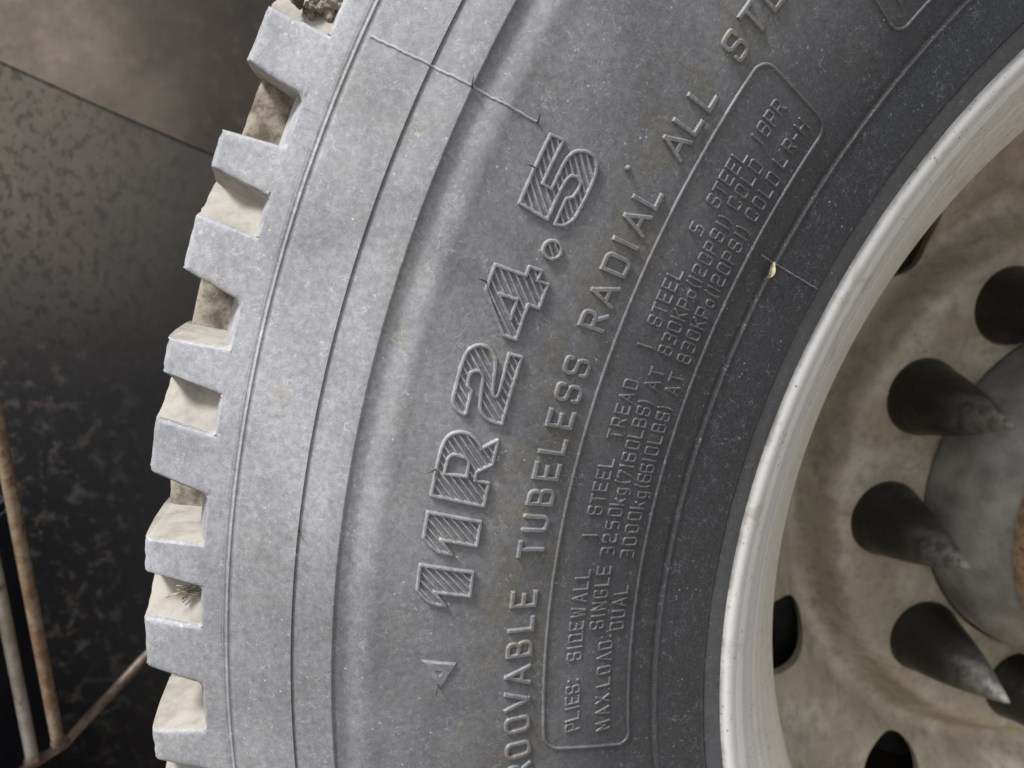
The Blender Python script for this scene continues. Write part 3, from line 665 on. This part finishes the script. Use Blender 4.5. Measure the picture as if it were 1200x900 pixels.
# hub, axle flange, brake drum
hubp = [(.112, -.175), (.1165, -.170), (.1165, -.152), (.1155, -.148), (.1150, -.132), (.1135, -.127), (.1060, -.112), (.0985, -.100), (.0960, -.097), (.0955, -.094), (.030, -.094)]
part("hub", revolve("hub", hubp, 160, 40), (M_HUB,))
fp = [(.0, -.0885), (.080, -.0885), (.1005, -.0890), (.1020, -.0900), (.1022, -.0990), (.1010, -.1000), (.05, -.1)]
axf = part("axle_flange", revolve("axle_flange", fp[::-1], 120, 40), (M_RUST,))
for k in range(8):
    a = 20 + 45 * k; bm = bmesh.new()
    bmesh.ops.create_cone(bm, cap_ends=True, segments=6, radius1=.0105, radius2=.0105, depth=.012, matrix=Matrix.Translation(Vector(pol(.083, a, -.083))) @ Matrix.Rotation(math.radians(90), 4, 'X'))
    bmesh.ops.bevel(bm, geom=bm.edges[:], offset=.0012, segments=1, affect='EDGES')
    me = bpy.data.meshes.new("flange_nut"); bm.to_mesh(me); bm.free(); link("flange_nut", me, axf, (M_RUST,))
part("brake_drum", revolve("brake_drum", [(.02, -.186), (.20, -.186), (.236, -.192), (.242, -.205), (.242, -.225), (.318, -.228), (.322, -.234), (.318, -.240), (.242, -.243), (.242, -.34), (.02, -.34)], 96, 35), (M_DRUM,))
# spiked nut covers
angs = [58.8, 28.0, -4.4, -42.0, -78, -114, -150, 174, 138, 98]
cp = [(.0, -.0795), (.0007, -.0797), (.0018, -.0815), (.0060, -.0925), (.0115, -.1065), (.0158, -.1200), (.0188, -.1310), (.0210, -.1400), (.0218, -.1440), (.0228, -.1475), (.0240, -.1500), (.0248, -.1540), (.0248, -.1560)]
cme = None
for a in angs:
    if cme is None:
        n = 32; V = []
        for k in range(n):
            for r, z in cp: V.append((r * math.cos(2*math.pi*k/n), -z, r * math.sin(2*math.pi*k/n)))
        cme = grid_mesh("lug_nut_cover", np.array(V), n, len(cp), True, sharp=42, flip=True)
        bm = bmesh.new(); bm.from_mesh(cme); bmesh.ops.remove_doubles(bm, verts=bm.verts, dist=1e-6); bmesh.ops.recalc_face_normals(bm, faces=bm.faces); bm.to_mesh(cme); bm.free()
        cme.materials.append(M_COV)
    o = bpy.data.objects.new("lug_nut_cover", cme); COL.objects.link(o); o.parent = wheel
    c0 = pol(.1455, a, 0.0); o.location = (c0[0], c0[1], c0[2] + WZ)

# ------------------------------------------------------------------ caught debris
def clump(name, loc, rad, n, mat, label, cat, sq=(1, 1, 1)):
    bm = bmesh.new()
    for k in range(n):
        p = Vector((random.gauss(0, .45), random.gauss(0, .45), random.gauss(0, .45))) * rad
        bmesh.ops.create_icosphere(bm, subdivisions=2, radius=rad * random.uniform(.15, .48), matrix=Matrix.Translation(Vector((p.x * sq[0], p.y * sq[1], p.z * sq[2]))) @ Matrix.Rotation(random.random() * 3, 4, Vector((1, random.random(), 1)).normalized()) @ Matrix.Diagonal((1, random.uniform(.6, 1), random.uniform(.5, .9), 1)))
    for v in bm.verts: v.co += Vector((random.gauss(0, 1), random.gauss(0, 1), random.gauss(0, 1))) * rad * .035
    me = bpy.data.meshes.new(name); bm.to_mesh(me); bm.free(); o = link(name, me, None, (mat,)); o.location = loc; tag(o, label, cat); return o
c0 = pol(.5275, 26.95, .010); clump("mud_clod", (c0[0], c0[1], c0[2] + WZ), .0065, 60, M_SOIL, "crumbly brown mud clod wedged in the topmost tread notch", "mud clod", (1.2, .6, .8))
c0 = pol(.5255, 5.45, .0128)
bm = bmesh.new(); me = bpy.data.meshes.new("straw_tuft"); Vs, Fa = [], []
for k in range(11):
    a = random.uniform(-.5, .9); L = random.uniform(.003, .009)
    p0 = Vector((random.gauss(0, .0009), random.gauss(0, .0006), random.gauss(0, .0012))); d = Vector((-math.cos(a), -.1 + random.uniform(-.2, .3), -math.sin(a) * .7))
    V, Fs = tube([p0 + Vector((.0012, 0, .001)), p0, p0 + d * L * .5 + Vector((0, 0, .0006)), p0 + d * L], random.uniform(.00016, .0003), 5)
    Fa += [tuple(i + len(Vs) for i in f) for f in Fs]; Vs += V
o = link("straw_tuft", pyd("straw_tuft", Vs, Fa), None, (M_STRAW,)); o.location = (c0[0], c0[1], c0[2] + WZ); tag(o, "small tuft of dry straw caught in a tread notch at left", "straw")
# folded scrap of dry leaf beside the lower seam
c0 = on(np.array(.3572), np.array(26.25), np.array(.0012))
V = []; nl = 7
for i in range(nl):
    t = i / (nl - 1); hw = .0013 * math.sin(math.pi * (.12 + .8 * t)) * .75 + .0001
    for s in (-1, 0, 1): V.append((hw * s + .0006 * math.sin(5 * t), -abs(s) * .0009 - .0008 * math.sin(3 * t), (t - .5) * .0062 + .0004 * s))
V2 = [(x, y - .00012, z) for x, y, z in V]
Fs = []
for i in range(nl - 1):
    for s in (0, 1):
        a = i * 3 + s; Fs.append((a, a + 1, a + 4, a + 3)); b_ = a + len(V); Fs.append((b_ + 3, b_ + 4, b_ + 1, b_))
o = link("leaf_scrap", pyd("leaf_scrap", V + V2, Fs), None, (M_LEAF,)); o.location = (c0[0], c0[1], c0[2] + WZ); o.rotation_euler = (0, .5, 0)
tag(o, "tiny curled yellow leaf scrap stuck on the sidewall near the rim", "leaf")
# weld beads where the rods meet the bar
bar = bpy.data.objects["steel_crossbar"]
for p in ((-.6702, .1605, .4125), (-.6552, .162, .4215)):
    bm = bmesh.new(); bmesh.ops.create_icosphere(bm, subdivisions=3, radius=.0046, matrix=Matrix.Diagonal((1.1, 1, .8, 1)))
    for v in bm.verts: v.co *= 1 + .10 * math.sin(v.co.x * 1900 + v.co.z * 900) + random.gauss(0, .02)
    me = bpy.data.meshes.new("weld_bead"); bm.to_mesh(me); bm.free(); me.polygons.foreach_set("use_smooth", np.ones(len(me.polygons), bool))
    o = link("weld_bead", me, bar, (M_BAR,)); o.location = Vector(p) - bar.location
